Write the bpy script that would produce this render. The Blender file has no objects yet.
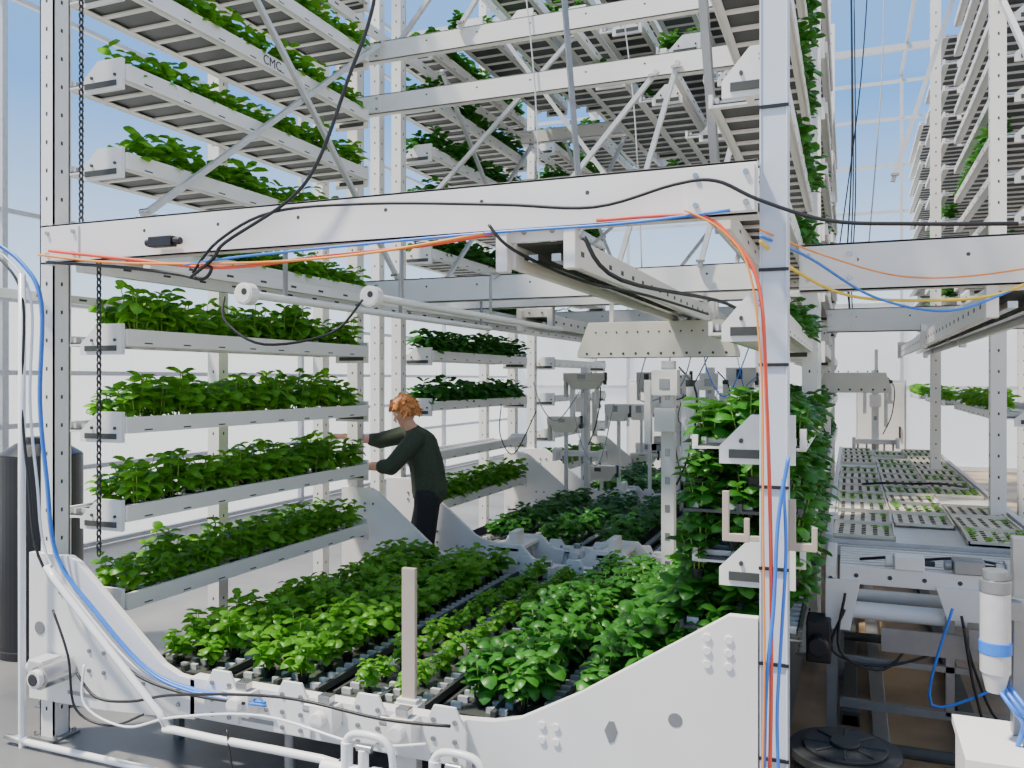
import bpy, math, random
from mathutils import Vector, Matrix, Quaternion
random.seed(7)
S=bpy.context.scene
COL=S.collection
# ------------------------------------------------------------------ materials
def mat(name,c,rough=.5,metal=0.0,var=.08,scale=8.0,spec=.5,bump=0.0,alpha=1.0):
    m=bpy.data.materials.new(name); m.use_nodes=True
    nt=m.node_tree; b=nt.nodes['Principled BSDF']
    b.inputs['Roughness'].default_value=rough; b.inputs['Metallic'].default_value=metal
    b.inputs['Specular IOR Level'].default_value=spec
    tc=nt.nodes.new('ShaderNodeTexCoord'); n=nt.nodes.new('ShaderNodeTexNoise')
    n.inputs['Scale'].default_value=scale; n.inputs['Detail'].default_value=4
    nt.links.new(tc.outputs['Object'],n.inputs['Vector'])
    r=nt.nodes.new('ShaderNodeValToRGB')
    r.color_ramp.elements[0].position=.3; r.color_ramp.elements[1].position=.7
    r.color_ramp.elements[0].color=(*[max(0,x*(1-var)) for x in c],1)
    r.color_ramp.elements[1].color=(*[min(1,x*(1+var)) for x in c],1)
    nt.links.new(n.outputs['Fac'],r.inputs['Fac']); nt.links.new(r.outputs['Color'],b.inputs['Base Color'])
    if bump:
        bp=nt.nodes.new('ShaderNodeBump'); bp.inputs['Strength'].default_value=bump
        nt.links.new(n.outputs['Fac'],bp.inputs['Height']); nt.links.new(bp.outputs['Normal'],b.inputs['Normal'])
    return m
WHITE=mat('white_powder_coat',(.82,.80,.765),.38,var=.03,scale=3)
WHITE2=mat('galvanised_white',(.60,.60,.60),.35,.15,var=.06,scale=20)
PALEB=mat('pale_blue_grey_paint',(.58,.64,.72),.3,var=.03,scale=3)
GREY=mat('grey_steel',(.30,.31,.32),.35,.6,var=.1)
PAN=mat('grey_pan',(.16,.165,.165),.5,.1,var=.1)
DARK=mat('dark_plastic',(.03,.032,.035),.5,var=.2)
DGREY=mat('dark_grey_tray',(.05,.055,.05),.6,var=.2)
UNDER=mat('tray_underside',(.05,.055,.053),.5,var=.15)
BLACK=mat('black_rubber',(.012,.012,.014),.45,var=.2)
PVC=mat('white_pvc',(.86,.86,.85),.25,var=.02)
RED=mat('red_cable_sheath',(.85,.1,.05),.4)
ORANGE=mat('orange_cable_sheath',(.9,.3,.04),.4)
YEL=mat('yellow_cable_sheath',(.85,.6,.05),.4)
BLUE=mat('blue_hose',(.03,.2,.75),.35)
TANK=mat('tank_plastic',(.012,.013,.016),.4,var=.25,scale=3)
BEIGE=mat('beige_post',(.46,.38,.31),.55,var=.06)
CREAM=mat('cream_hood',(.62,.60,.52),.5,var=.04)
TRAYC=mat('cream_seed_tray',(.72,.67,.56),.5,var=.1)
CHROME=mat('brushed_metal',(.5,.5,.5),.25,.9,var=.05,scale=30)
SKIN=mat('skin',(.74,.40,.27),.5,var=.04)
HAIR=mat('red_blond_hair',(.58,.22,.06),.6,var=.5,scale=45,bump=.8)
GREEN=mat('dark_olive_knit',(.045,.058,.035),.85,var=.2,scale=80,bump=.3)
TROUS=mat('black_denim',(.014,.014,.016),.8,var=.2,scale=60)
SOIL=mat('substrate',(.05,.035,.022),.9,var=.4,scale=60)
STEM=mat('stem_green',(.25,.42,.06),.5)
def leafmat(name,c1,c2,tr):
    m=bpy.data.materials.new(name); m.use_nodes=True; nt=m.node_tree
    b=nt.nodes['Principled BSDF']; out=nt.nodes['Material Output']
    b.inputs['Roughness'].default_value=.38
    tc=nt.nodes.new('ShaderNodeNewGeometry'); n=nt.nodes.new('ShaderNodeTexNoise')
    n.inputs['Scale'].default_value=14; n.inputs['Detail'].default_value=2
    nt.links.new(tc.outputs['Position'],n.inputs['Vector'])
    oi=nt.nodes.new('ShaderNodeObjectInfo')
    a=nt.nodes.new('ShaderNodeMath'); a.operation='MULTIPLY_ADD'; a.inputs[1].default_value=.35
    nt.links.new(oi.outputs['Random'],a.inputs[0]); 
    nt.links.new(n.outputs['Fac'],a.inputs[2])
    r=nt.nodes.new('ShaderNodeValToRGB')
    r.color_ramp.elements[0].position=.4; r.color_ramp.elements[1].position=.95
    r.color_ramp.elements[0].color=(*c1,1); r.color_ramp.elements[1].color=(*c2,1)
    nt.links.new(a.outputs[0],r.inputs['Fac']); nt.links.new(r.outputs['Color'],b.inputs['Base Color'])
    t=nt.nodes.new('ShaderNodeBsdfTranslucent')
    hs=nt.nodes.new('ShaderNodeHueSaturation'); hs.inputs['Value'].default_value=1.5; hs.inputs['Hue'].default_value=.485
    nt.links.new(r.outputs['Color'],hs.inputs['Color']); nt.links.new(hs.outputs['Color'],t.inputs['Color'])
    mx=nt.nodes.new('ShaderNodeMixShader'); mx.inputs[0].default_value=tr
    nt.links.new(b.outputs[0],mx.inputs[1]); nt.links.new(t.outputs[0],mx.inputs[2])
    nt.links.new(mx.outputs[0],out.inputs['Surface'])
    return m
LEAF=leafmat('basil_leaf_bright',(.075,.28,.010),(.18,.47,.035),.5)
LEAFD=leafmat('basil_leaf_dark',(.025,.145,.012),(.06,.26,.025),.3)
def glass(name,c,trans,diff):
    m=bpy.data.materials.new(name); m.use_nodes=True; nt=m.node_tree; nt.nodes.clear()
    o=nt.nodes.new('ShaderNodeOutputMaterial'); t=nt.nodes.new('ShaderNodeBsdfTransparent')
    d=nt.nodes.new('ShaderNodeBsdfTranslucent' ); d.inputs[0].default_value=(*c,1)
    g=nt.nodes.new('ShaderNodeBsdfDiffuse'); g.inputs[0].default_value=(*c,1)
    w=nt.nodes.new('ShaderNodeTexWave'); w.inputs['Scale'].default_value=6; w.bands_direction='Y'
    tc=nt.nodes.new('ShaderNodeTexCoord'); nt.links.new(tc.outputs['Object'],w.inputs['Vector'])
    mp=nt.nodes.new('ShaderNodeMapRange'); mp.inputs[3].default_value=diff*.92; mp.inputs[4].default_value=diff
    nt.links.new(w.outputs['Fac'],mp.inputs[0])
    m1=nt.nodes.new('ShaderNodeMixShader'); m1.inputs[0].default_value=.3
    nt.links.new(d.outputs[0],m1.inputs[1]); nt.links.new(g.outputs[0],m1.inputs[2])
    m2=nt.nodes.new('ShaderNodeMixShader'); nt.links.new(mp.outputs[0],m2.inputs[0])
    nt.links.new(t.outputs[0],m2.inputs[1]); nt.links.new(m1.outputs[0],m2.inputs[2])
    nt.links.new(m2.outputs[0],o.inputs[0]); return m
CLEAR=glass('clear_glazing',(.9,.95,1),1,.015)
POLY=glass('milky_polycarbonate',(.98,.98,.96),.3,.8)
# ------------------------------------------------------------------ mesh builder
class MB:
    def __init__(s): s.v=[]; s.f=[]; s.m=[]
    def add(s,vs,fs,mi=0):
        o=len(s.v); s.v+= [tuple(v) for v in vs]; s.f+=[tuple(i+o for i in f) for f in fs]; s.m+=[mi]*len(fs)
    def box(s,x0,x1,y0,y1,z0,z1,mi=0):
        s.add([(x0,y0,z0),(x1,y0,z0),(x1,y1,z0),(x0,y1,z0),(x0,y0,z1),(x1,y0,z1),(x1,y1,z1),(x0,y1,z1)],
        [(0,3,2,1),(4,5,6,7),(0,1,5,4),(1,2,6,5),(2,3,7,6),(3,0,4,7)],mi); return s
    def prism(s,poly,y0,y1,mi=0):   # polygon in XZ (ccw seen from -Y), extruded along Y
        n=len(poly); vs=[(x,y0,z) for x,z in poly]+[(x,y1,z) for x,z in poly]
        s.add(vs,[tuple(range(n)),tuple(range(2*n-1,n-1,-1))]+[(i,i+n,(i+1)%n+n,(i+1)%n) for i in range(n)],mi); return s
    def cyl(s,p0,p1,r0,r1=None,n=16,mi=0):
        r1=r0 if r1 is None else r1
        p0=Vector(p0);p1=Vector(p1); d=(p1-p0).normalized(); a=d.orthogonal().normalized(); b=d.cross(a)
        vs=[]
        for p,r in((p0,r0),(p1,r1)):
            for i in range(n):
                t=2*math.pi*i/n; vs.append(p+a*(r*math.cos(t))+b*(r*math.sin(t)))
        s.add(vs,[tuple(range(n-1,-1,-1)),tuple(range(n,2*n))]+[(i,(i+1)%n,(i+1)%n+n,i+n) for i in range(n)],mi); return s
    def sph(s,c,r,mi=0,n=12,k=8,sc=(1,1,1),R=None):
        vs=[];c=Vector(c)
        for j in range(k+1):
            ph=math.pi*j/k
            for i in range(n):
                t=2*math.pi*i/n
                v=Vector((r*math.sin(ph)*math.cos(t)*sc[0],r*math.sin(ph)*math.sin(t)*sc[1],r*math.cos(ph)*sc[2]))
                if R: v=R@v
                vs.append(c+v)
        fs=[]
        for j in range(k):
            for i in range(n):
                a=j*n+i;b=j*n+(i+1)%n
                if j==0: fs.append((a,a+n,b+n))
                elif j==k-1: fs.append((a,a+n,b))
                else: fs.append((a,a+n,b+n,b))
        s.add(vs,fs,mi); return s
    def cap(s,p0,p1,r0,r1,n=12):
        s.cyl(p0,p1,r0,r1,n); s.sph(p0,r0*1.0,0,n,8); s.sph(p1,r1*1.0,0,n,8); return s
    def bar(s,p0,p1,w,h,mi=0):
        p0=Vector(p0);p1=Vector(p1); d=(p1-p0).normalized()
        a=d.cross(Vector((0,0,1)))
        if a.length<.01: a=Vector((1,0,0))
        a.normalize(); b=a.cross(d)
        vs=[]
        for p in(p0,p1):
            for i,j in((-1,-1),(1,-1),(1,1),(-1,1)): vs.append(p+a*(w/2*i)+b*(h/2*j))
        s.add(vs,[(3,2,1,0),(4,5,6,7),(0,1,5,4),(1,2,6,5),(2,3,7,6),(3,0,4,7)],mi); return s
    def tube(s,pts,r,n=7,res=5,mi=0):
        P=[Vector(p) for p in pts]
        if len(P)>2 and res>1:
            Q=[P[0]]+P+[P[-1]]; out=[]
            for i in range(1,len(Q)-2):
                for k in range(res):
                    t=k/res; a,b,c,d=Q[i-1],Q[i],Q[i+1],Q[i+2]
                    out.append(.5*((2*b)+(c-a)*t+(2*a-5*b+4*c-d)*t*t+(3*b-a-3*c+d)*t**3))
            out.append(P[-1]); P=out
        vs=[];prev=None
        for i,p in enumerate(P):
            d=(P[min(i+1,len(P)-1)]-P[max(i-1,0)]).normalized()
            a=d.orthogonal() if prev is None else prev-d*prev.dot(d)
            a.normalize(); prev=a; b=d.cross(a)
            for k in range(n):
                t=2*math.pi*k/n; vs.append(p+a*(r*math.cos(t))+b*(r*math.sin(t)))
        fs=[]
        for i in range(len(P)-1):
            for k in range(n):
                fs.append((i*n+k,i*n+(k+1)%n,(i+1)*n+(k+1)%n,(i+1)*n+k))
        fs.append(tuple(range(n-1,-1,-1))); fs.append(tuple(range(len(vs)-n,len(vs))))
        s.add(vs,fs,mi); return s
    def mesh(s,name,mats,smooth=False):
        me=bpy.data.meshes.new(name); me.from_pydata(s.v,[],s.f)
        for m in mats: me.materials.append(m)
        me.polygons.foreach_set('material_index',s.m)
        if smooth: me.polygons.foreach_set('use_smooth',[True]*len(s.f))
        me.update(); return me
def add(name,me,parent=None,loc=(0,0,0),label=None,cat=None,group=None,kind=None,bevel=0):
    o=bpy.data.objects.new(name,me); COL.objects.link(o); o.location=loc
    if parent: o.parent=parent
    if label:o['label']=label
    if cat:o['category']=cat
    if group:o['group']=group
    if kind:o['kind']=kind
    if bevel and me:
        b=o.modifiers.new('bev','BEVEL'); b.width=bevel; b.segments=2; b.limit_method='ANGLE'
    return o
def copy_thing(src,loc,rz=None,skip=(),**kw):
    o=src.copy(); COL.objects.link(o); o.location=loc
    if rz is not None:o.rotation_euler=(0,0,rz)
    for k,v in kw.items(): o[k]=v
    def rec(a,b):
        for c in list(a.children):
            if c.name.split('.')[0] in skip: continue
            d=c.copy(); d.parent=b; COL.objects.link(d); rec(c,d)
    rec(src,o); return o
bpy.context.view_layer.update()
def text(txt,size,parent,loc,rot,mt):
    cu=bpy.data.curves.new('number','FONT'); cu.body=txt; cu.size=size; cu.extrude=.0008; cu.align_x='CENTER'
    o=bpy.data.objects.new('tmp',cu); COL.objects.link(o)
    dg=bpy.context.evaluated_depsgraph_get(); me=bpy.data.meshes.new_from_object(o.evaluated_get(dg))
    bpy.data.objects.remove(o)
    me.materials.clear(); me.materials.append(mt)
    t=add('printed_number',me,parent,loc); t.rotation_euler=rot; return t
# ------------------------------------------------------------------ room
def structure(name,mb,mats): return add(name,mb.mesh(name,mats),kind='structure')
fm=bpy.data.materials.new('concrete_floor'); fm.use_nodes=True; nt=fm.node_tree; b=nt.nodes['Principled BSDF']
tc=nt.nodes.new('ShaderNodeTexCoord'); n=nt.nodes.new('ShaderNodeTexNoise'); n.inputs['Scale'].default_value=1.3; n.inputs['Detail'].default_value=8
nt.links.new(tc.outputs['Object'],n.inputs['Vector'])
r=nt.nodes.new('ShaderNodeValToRGB'); r.color_ramp.elements[0].position=.3; r.color_ramp.elements[1].position=.7
r.color_ramp.elements[0].color=(.13,.13,.132,1); r.color_ramp.elements[1].color=(.22,.22,.22,1); nt.links.new(n.outputs['Fac'],r.inputs[0])
r2=nt.nodes.new('ShaderNodeValToRGB'); r2.color_ramp.elements[0].position=.35; r2.color_ramp.elements[1].position=.62
r2.color_ramp.elements[0].color=(.05,.034,.02,1); r2.color_ramp.elements[1].color=(.42,.29,.17,1); nt.links.new(n.outputs['Fac'],r2.inputs[0])  # brown ground; its bright noise patches are painted-in sun patches
sx=nt.nodes.new('ShaderNodeSeparateXYZ'); nt.links.new(tc.outputs['Object'],sx.inputs[0])
gt=nt.nodes.new('ShaderNodeMath'); gt.operation='GREATER_THAN'; gt.inputs[1].default_value=-.3; nt.links.new(sx.outputs['X'],gt.inputs[0])
mx=nt.nodes.new('ShaderNodeMixRGB'); nt.links.new(gt.outputs[0],mx.inputs[0]); nt.links.new(r.outputs[0],mx.inputs[1]); nt.links.new(r2.outputs[0],mx.inputs[2])
nt.links.new(mx.outputs[0],b.inputs['Base Color']); b.inputs['Roughness'].default_value=.4
structure('floor',MB().box(-8,7,-3,20,-.1,0),[fm])
H=8.5
w=MB(); w.box(-8.04,-8,-3,20,0,2.75,0)
for y in range(1,20,5): w.box(-8.0,-7.93,y,y+.07,0,2.75,1)
for z in(.02,.9,1.4,1.95,2.7): w.box(-8,-7.94,-3,20,z,z+.05,1)
structure('wall_left',w,[POLY,WHITE2])
w=MB(); w.box(-8.03,-8.01,-3,20,2.77,H,0)
for y in range(1,20,5): w.box(-8.0,-7.93,y,y+.06,2.77,H,1)
for z in(3.6,5.8,7.5): w.box(-8,-7.95,-3,20,z,z+.05,1)
structure('window_1',w,[CLEAR,WHITE2])
w=MB(); w.box(-8,7,20,20.04,0,3.6,0)
for x in range(-8,8,3): w.box(x,x+.07,19.93,20,0,3.6,1)
for z in(.02,1.7,3.5): w.box(-8,7,19.94,20,z,z+.07,1)
structure('wall_back',w,[POLY,WHITE2])
w=MB(); w.box(-8,7,20,20.03,3.62,H,0)
for x in range(-8,8,3): w.box(x,x+.06,19.93,20,3.6,H,1)
for z in(4.5,5.5,6.5,7.5,8.3): w.box(-8,7,19.94,20,z,z+.06,1)
structure('window_2',w,[CLEAR,WHITE2])
w=MB(); w.box(7,7.04,-3,20,0,H,0); structure('wall_right',w,[POLY])
w=MB(); w.box(-8,7,-3,20,H,H+.03,0)
for x in range(-8,8,3): w.box(x,x+.05,-3,20,H-.08,H,1)
for y in range(-2,20,4): w.box(-8,7,y,y+.1,H-.2,H-.08,1)
structure('ceiling',w,[CLEAR,WHITE2])
# ------------------------------------------------------------------ frames
FR=[3.29,6.25,7.0,9.9,10.6,13.5]
def column_mesh(h):
    m=MB()
    m.box(-.05,.05,-.05,-.042,0,h); m.box(-.05,-.042,-.05,.05,0,h); m.box(.042,.05,-.05,.05,0,h)
    m.box(-.05,.05,.042,.05,0,h)
    z=.15
    while z<h-.1:
        m.box(-.006,.006,-.0512,-.0495,z,z+.02,1); m.box(-.0512,-.0495,-.006,.006,z,z+.02,1); m.box(.0495,.0512,-.006,.006,z,z+.02,1)
        z+=.15
    return m.mesh('column_profile',[WHITE,DGREY])
def base_mesh():
    m=MB().box(-.09,.09,-.08,.08,0,.012)
    for i in(-1,1):
        for j in(-1,1): m.cyl((i*.07,j*.06,.012),(i*.07,j*.06,.03),.01,n=6,mi=1)
    return m.mesh('base_plate',[GREY,CHROME])
CM=column_mesh(7.2); BMh=base_mesh()
c0=add('support_column',None,label='tall white perforated steel column of the growing tower',cat='column',group='tower support columns')
add('profile',CM,c0,bevel=0); add('base_plate',BMh,c0)
c0.location=(-3.95,FR[0],0)
c0['label']='white perforated steel column carrying cables and a pipe'
for y in FR:
    for x in(-3.95,-.26):
        if y==FR[0]: continue
        copy_thing(c0,(x,y,0),label='white perforated steel column of the growing tower')
cB=add('support_column',None,label='smooth pale blue grey steel column with red and blue cables taped on',cat='column',group='tower support columns',loc=(-.26,FR[0],0))
m=MB().box(-.05,.05,-.05,.05,0,7.2).box(-.05,-.043,-.056,-.05,0,7.2).box(.043,.05,-.056,-.05,0,7.2)
add('profile',m.mesh('colB',[PALEB]),cB,bevel=.004); add('base_plate',BMh,cB)
m=MB()
for z in(.5,.85,1.2,1.5,1.95,2.3,2.9,3.4): m.box(-.053,.053,-.0585,-.05,z,z+.012)
add('cable_tie',m.mesh('ties',[BLACK]),cB)
for (x,y) in((-4.30,3.6),(-4.30,4.95),(-4.30,6.25),(-4.30,7.2),(-4.30,9.8),(.98,6.9),(.86,10.2),(1.9,6.9),(1.75,10.6)):
    copy_thing(c0,(x,y,0),label='white perforated steel column at the back of the tower')
# main cross beams
def beam_mesh(L,h=.2,d=.07):
    m=MB()
    m.box(0,L,-d/2,-d/2+.008,-h/2,h/2); m.box(0,L,-d/2,d/2,h/2-.01,h/2); m.box(0,L,-d/2,d/2,-h/2,-h/2+.01)
    x=.25
    while x<L-.2:
        m.cyl((x,-d/2-.001,0.03),(x,-d/2+.001,0.03),.009,n=8,mi=1); x+=.45
    return m.mesh('beam_channel',[WHITE,DGREY])
def beam_end():
    m=MB().box(-.12,.12,-.043,-.036,-.085,.085)
    for i in(-1,1):
        for j in(-1,1): m.cyl((i*.09,-.055,j*.055),(i*.09,-.043,j*.055),.011,n=6,mi=1)
    return m.mesh('end_plate',[WHITE,CHROME])
BE=beam_end()
b0=add('cross_beam',None,label='white steel channel beam spanning between two columns',cat='beam',group='cross beams between towers',loc=(-3.9,3.2,2.6))
add('channel',beam_mesh(3.59),b0,bevel=.003); add('end_plate',BE,b0,(.15,0,0)); add('end_plate',BE,b0,(3.46,0,0))
b0['label']='white steel channel beam draped with red, blue and black cables'
for y in FR[1:]:
    copy_thing(b0,(-3.9,y-.09,2.63),label='white steel channel beam spanning between two columns')
for (y,z) in((6.16,4.64),(6.16,4.2),(9.8,4.9),(9.8,4.3)):
    bb=copy_thing(b0,(-3.9,y,z),label='white steel channel beam high between the towers'); bb.scale=(1,1,.8)
b2=add('cross_beam',None,label='white steel channel beam joining the column to the next bay',cat='beam',group='cross beams between towers',loc=(-.22,4.2,2.42))
add('channel',beam_mesh(3.3,.22),b2,bevel=.003); add('end_plate',BE,b2,(.13,0,0))
b3=copy_thing(b2,(-.2,8.4,2.45))
# longitudinal beams
for i,(x,z,y1,h) in enumerate(((-3.82,2.52,13.3,.09),(-3.35,2.5,13.3,.06),(-.45,2.52,13.4,.08),(-3.82,4.9,13.3,.08),(-.45,4.75,13.4,.08),(-3.82,6.2,13.3,.08),(.9,2.5,13.4,.08),(-4.5,2.4,6.2,.05),(-2.1,4.78,13.4,.07),(-1.3,4.35,13.4,.07))):
    y0=3.33 if i<8 else 6.3
    m=MB().box(x-.025,x+.025,y0,y1,z-h/2,z+h/2)
    y=y0+.27
    while y<y1: m.box(x-.026,x+.026,y,y+.06,z-.008,z+.008,1); y+=.3
    add('longitudinal_beam',m.mesh('lbeam',[WHITE,DGREY]),label='long slotted white steel rail running along the towers',cat='beam',group='long rails',bevel=.003)
# braces
def brace(p0,p1,w=.034,mt=None):
    m=MB().bar(p0,p1,w,w)
    a=Vector(p0);d=(Vector(p1)-a).normalized()
    for t in(.05,(Vector(p1)-a).length-.05): 
        p=a+d*t; m.cyl(p-Vector((.03,.03,0)),p+Vector((.03,-.03,0)),.012,n=6,mi=1)
    add('diagonal_brace',m.mesh('brace',[mt or WHITE2,CHROME]),label='slender diagonal steel brace between frame members',cat='brace',group='diagonal braces')
for p,q in (((-3.6,3.55,2.8),(-3.6,6.1,4.7)),((-3.56,4.0,4.75),(-3.56,6.3,2.75)),
    ((-3.6,6.2,4.6),(-2.0,6.2,6.4)),((-2.6,6.1,2.7),(-1.3,6.1,4.15)),((-1.0,6.1,2.7),(-.5,6.1,4.6)),((-1.15,6.1,4.2),(-1.6,6.1,2.72)),
    ((-3.6,7.0,3.6),(-2.2,7.0,4.9)),((-.3,6.9,4.2),(-1.5,6.9,5.6)),((-3.5,9.75,3.0),(-1.9,9.75,4.3)),((-.4,9.75,2.7),(-1.9,9.75,4.3)),
    ((.95,7,5.5),(.3,7,3.4)),((1.0,6.85,4.6),(1.0,4.3,2.6)),((-3.6,7.1,2.7),(-3.6,9.7,4.8)),((-3.55,9.7,2.7),(-3.55,7.1,4.8)),
    ((-2.9,6.95,5.0),(-1.9,6.95,3.6)),((-2.2,9.7,2.7),(-.9,9.7,4.3)),((-.9,7.2,2.7),(-.9,9.4,4.6)),((-2.4,7.0,2.7),(-2.4,9.5,4.7)),
    ((-3.2,9.7,4.8),(-2.4,9.7,2.8)),((-2.9,6.1,4.7),(-2.0,6.1,5.9))):
    brace(p,q)
brace((-.75,4.6,4.2),(-.7,5.0,2.75),.045,GREY); brace((-1.9,5.6,5.2),(-1.75,5.7,3.0),.035,GREY)
# base frames
def bolts(m,pts,y,mi=1,r=.012):
    for x,z in pts: m.cyl((x,y-.008,z),(x,y,z),r,n=8,mi=mi)
bf=add('base_frame',None,label='white trough shaped steel base frame with bolted side plates',cat='machine frame',group='trough base frames')
m=MB().prism([(-4.03,.22),(-3.5,.23),(-2.92,.27),(-2.92,.46),(-3.02,.47),(-3.12,.51),(-3.68,.96),(-3.74,.99),(-4.03,.99)],-.09,-.055)
bolts(m,[(-3.6,.42),(-3.5,.42),(-3.6,.52),(-3.5,.52),(-3.8,.86),(-3.72,.86),(-3.8,.8),(-3.3,.4),(-3.24,.4),(-3.02,.33),(-3.02,.40)],-.09)
m.cyl((-3.95,-.095,.6),(-3.95,-.089,.6),.035,mi=1); m.box(-3.75,-3.55,-.094,-.09,.28,.3,1)
add('side_plate',m.mesh('sp',[WHITE,GREY]),bf,bevel=.006)
m=MB().prism([(-1.52,.26),(-1.2,.22),(-.315,.20),(-.315,1.02),(-.42,1.02),(-1.0,.65),(-1.26,.51),(-1.38,.48),(-1.52,.47)],-.06,-.02)
bolts(m,[(-.5,.88),(-.42,.88),(-.5,.93),(-.42,.83),(-.5,.83),(-.42,.93),(-1.1,.5),(-1.16,.5),(-1.1,.44),(-1.16,.44),(-.36,.3),(-.4,.3)],-.06,0,.016)
m.cyl((-.62,-.062,.6),(-.62,-.059,.6),.028,mi=1)
m.prism([(-.90,.52),(-.88,.56),(-.86,.56),(-.845,.52),(-.86,.48),(-.88,.47)],-.063,-.059,1); m.prism([(-.75,.30),(-.68,.33),(-.6,.33),(-.6,.31),(-.68,.31)],-.063,-.059,1)
add('side_plate',m.mesh('sp2',[WHITE,GREY]),bf,bevel=.006)
m=MB().box(-2.95,-1.5,-.09,-.02,.28,.47)
for x in(-2.75,-2.35,-1.95,-1.58): m.prism([(x-.10,.29),(x+.10,.29),(x+.10,.43),(x+.05,.53),(x-.05,.53),(x-.10,.43)],-.105,-.09)
bolts(m,[(x+i*.05,zz) for x in(-2.75,-2.35,-1.95,-1.58) for i in(-1,1) for zz in(.32,.39,.47)],-.105)
bolts(m,[(x,.38) for x in(-2.62,-2.5,-2.1,-1.75)],-.09)
m.box(-2.64,-2.46,-.095,-.09,.31,.33,1)
add('cross_bar',m.mesh('cb',[WHITE,GREY]),bf,bevel=.005)
for xx in(-2.15,-1.76,-2.6):
    m=MB().box(-.06,.06,-.17,-.09,.36,.47).cyl((0,-.17,.42),(0,-.21,.42),.035).cyl((-.11,-.13,.44),(-.06,-.13,.44),.022,mi=1).box(-.03,.03,-.15,-.10,.47,.51,1)
    add('clamp_block',m.mesh('cbk',[WHITE,CHROME]),bf,(xx,0,0),bevel=.004)
m=MB()
m.cyl((-2.4,-.05,0),(-2.4,-.05,.29),.025); m.cyl((-2.4,-.05,0),(-2.4,-.05,.02),.06)
ftm=m.mesh('ft',[GREY])
add('foot',ftm,bf); add('foot',ftm,bf,(.95,0,0))
bf.location=(0,3.29,0)
for y in FR[1:]: copy_thing(bf,(0,y,0))
for y0,y1 in((3.3,6.2),(7.0,9.85),(10.6,13.45)):  # grey pans added to cover the black shade beneath the low trays
    m=MB().box(-3.5,-.5,y0,y1,.30,.315).box(-3.5,-.5,y0,y0+.01,.30,.36).box(-3.5,-3.49,y0,y1,.3,.4).box(-.51,-.5,y0,y1,.3,.4)
    for x in(-3.3,-2,-.7):
        for y in(y0+.2,y1-.2): m.box(x-.02,x+.02,y-.02,y+.02,0,.3)
    add('added_pan',m.mesh('pan',[PAN]),label='shallow grey metal pan added to cover the black shade under the low trays',cat='added pan',group='added pans')
for (y0,y1) in((6.4,6.9),(10.0,10.5)):
  for k,x in enumerate((-2.6,-1.75,-.95)):
    m=MB().prism([(-.34,.3),(.30,.3),(.34,.44),(.22,.46),(.12,.56),(-.14,.56),(-.22,.48),(-.34,.46)],0,.03)
    m.prism([(-.34,.3),(.30,.3),(.34,.44),(.22,.46),(.12,.56),(-.14,.56),(-.22,.48),(-.34,.46)],y1-y0-.03,y1-y0)
    m.box(-.1,.1,0,y1-y0,.50,.53); m.box(-.03,.03,.1,.3,.53,.64)
    bolts(m,[(-.2,.38),(0,.38),(.2,.38),(0,.48)],0)
    for xx in(-.28,.26): m.box(xx-.02,xx+.02,0,.04,0,.3); m.box(xx-.02,xx+.02,y1-y0-.04,y1-y0,0,.3)
    add('cradle_carriage',m.mesh('ck',[WHITE,GREY]),label='stepped white cradle carriage between two troughs',cat='machine carriage',group='cradle carriages',loc=(x,y0,0),bevel=.005)
# ------------------------------------------------------------------ shelves
W=.44; L=2.5
def shelf_meshes():
    f=MB()
    for sx in(-1,1):
        x=sx*W/2; f.box(x-.012,x+.012,-L/2,L/2,0,.09 if sx>0 else .06); f.box(min(x,x-sx*.05),max(x,x-sx*.05),-L/2,L/2,0,.006)
        y=-L/2+.12
        while y<L/2-.1: f.box(x-.0125,x+.0125,y,y+.06,.012,.02,1); y+=.3
    y=-L/2
    while y<=L/2-.02: f.box(-W/2,W/2,y,y+.035,.002,.012); y+=.2
    fr=f.mesh('shelf_frame',[WHITE,DGREY])
    t=MB().box(-W/2+.015,W/2-.015,-L/2+.01,L/2-.01,.014,.022,0)
    for x in(-.195,-.01,.175): t.box(x,x+.02,-L/2+.02,L/2-.02,.022,.05,1)
    y=-L/2+.05
    while y<L/2: t.box(-.195,.195,y,y+.025,.022,.045,1); y+=.12
    tr=t.mesh('tray_liner',[UNDER,WHITE2])
    e=MB().prism([(-.09,-.05),(.215,-.05),(.215,.12),(.04,.12),(-.09,.01)],-.012,.012)
    e.box(-.05,.18,-.02,-.012,-.03,.0,1); bolts(e,[(.0,.03),(.17,.03)],-.012,1,.009)
    eb=e.mesh('end_bracket',[WHITE,DGREY])
    return fr,tr,eb
FRM,TRM,EBM=shelf_meshes()
proto=add('grow_shelf',None,cat='grow shelf')
add('shelf_frame',FRM,proto); add('tray_liner',TRM,proto)
add('end_bracket',EBM,proto,(0,-L/2-.015,0)); add('end_bracket',EBM,proto,(0,L/2+.015,0))
first=[True]
def shelf(x,y,z,label,group,br=True,sx=1):
    if first[0]:
        first[0]=False; s=proto; s.location=(x,y,z); s['label']=label; s['group']=group
    else: s=copy_thing(proto,(x,y,z),skip=() if br else ('end_bracket',),label=label,group=group)
    s.scale=(sx,1,1)
    return s
LW=.48; LL=2.66
f=MB()
for sx_ in(-1,1): f.box(sx_*LW/2-.008,sx_*LW/2+.008,-LL/2,LL/2,0,.035)
f.box(-LW/2,LW/2,-LL/2,LL/2,.0,.012)
f.box(-.012,.012,-LL/2,LL/2,.012,.04)
y=-LL/2+.04
while y<LL/2-.05:
    for xa in(-.225,-.05,.175): f.box(xa,xa+.05 if xa!=-.05 else .05,y,y+.022,.012,.038,1)
    y+=.075
LF=f.mesh('grow_tray',[DGREY,WHITE2])
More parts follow.
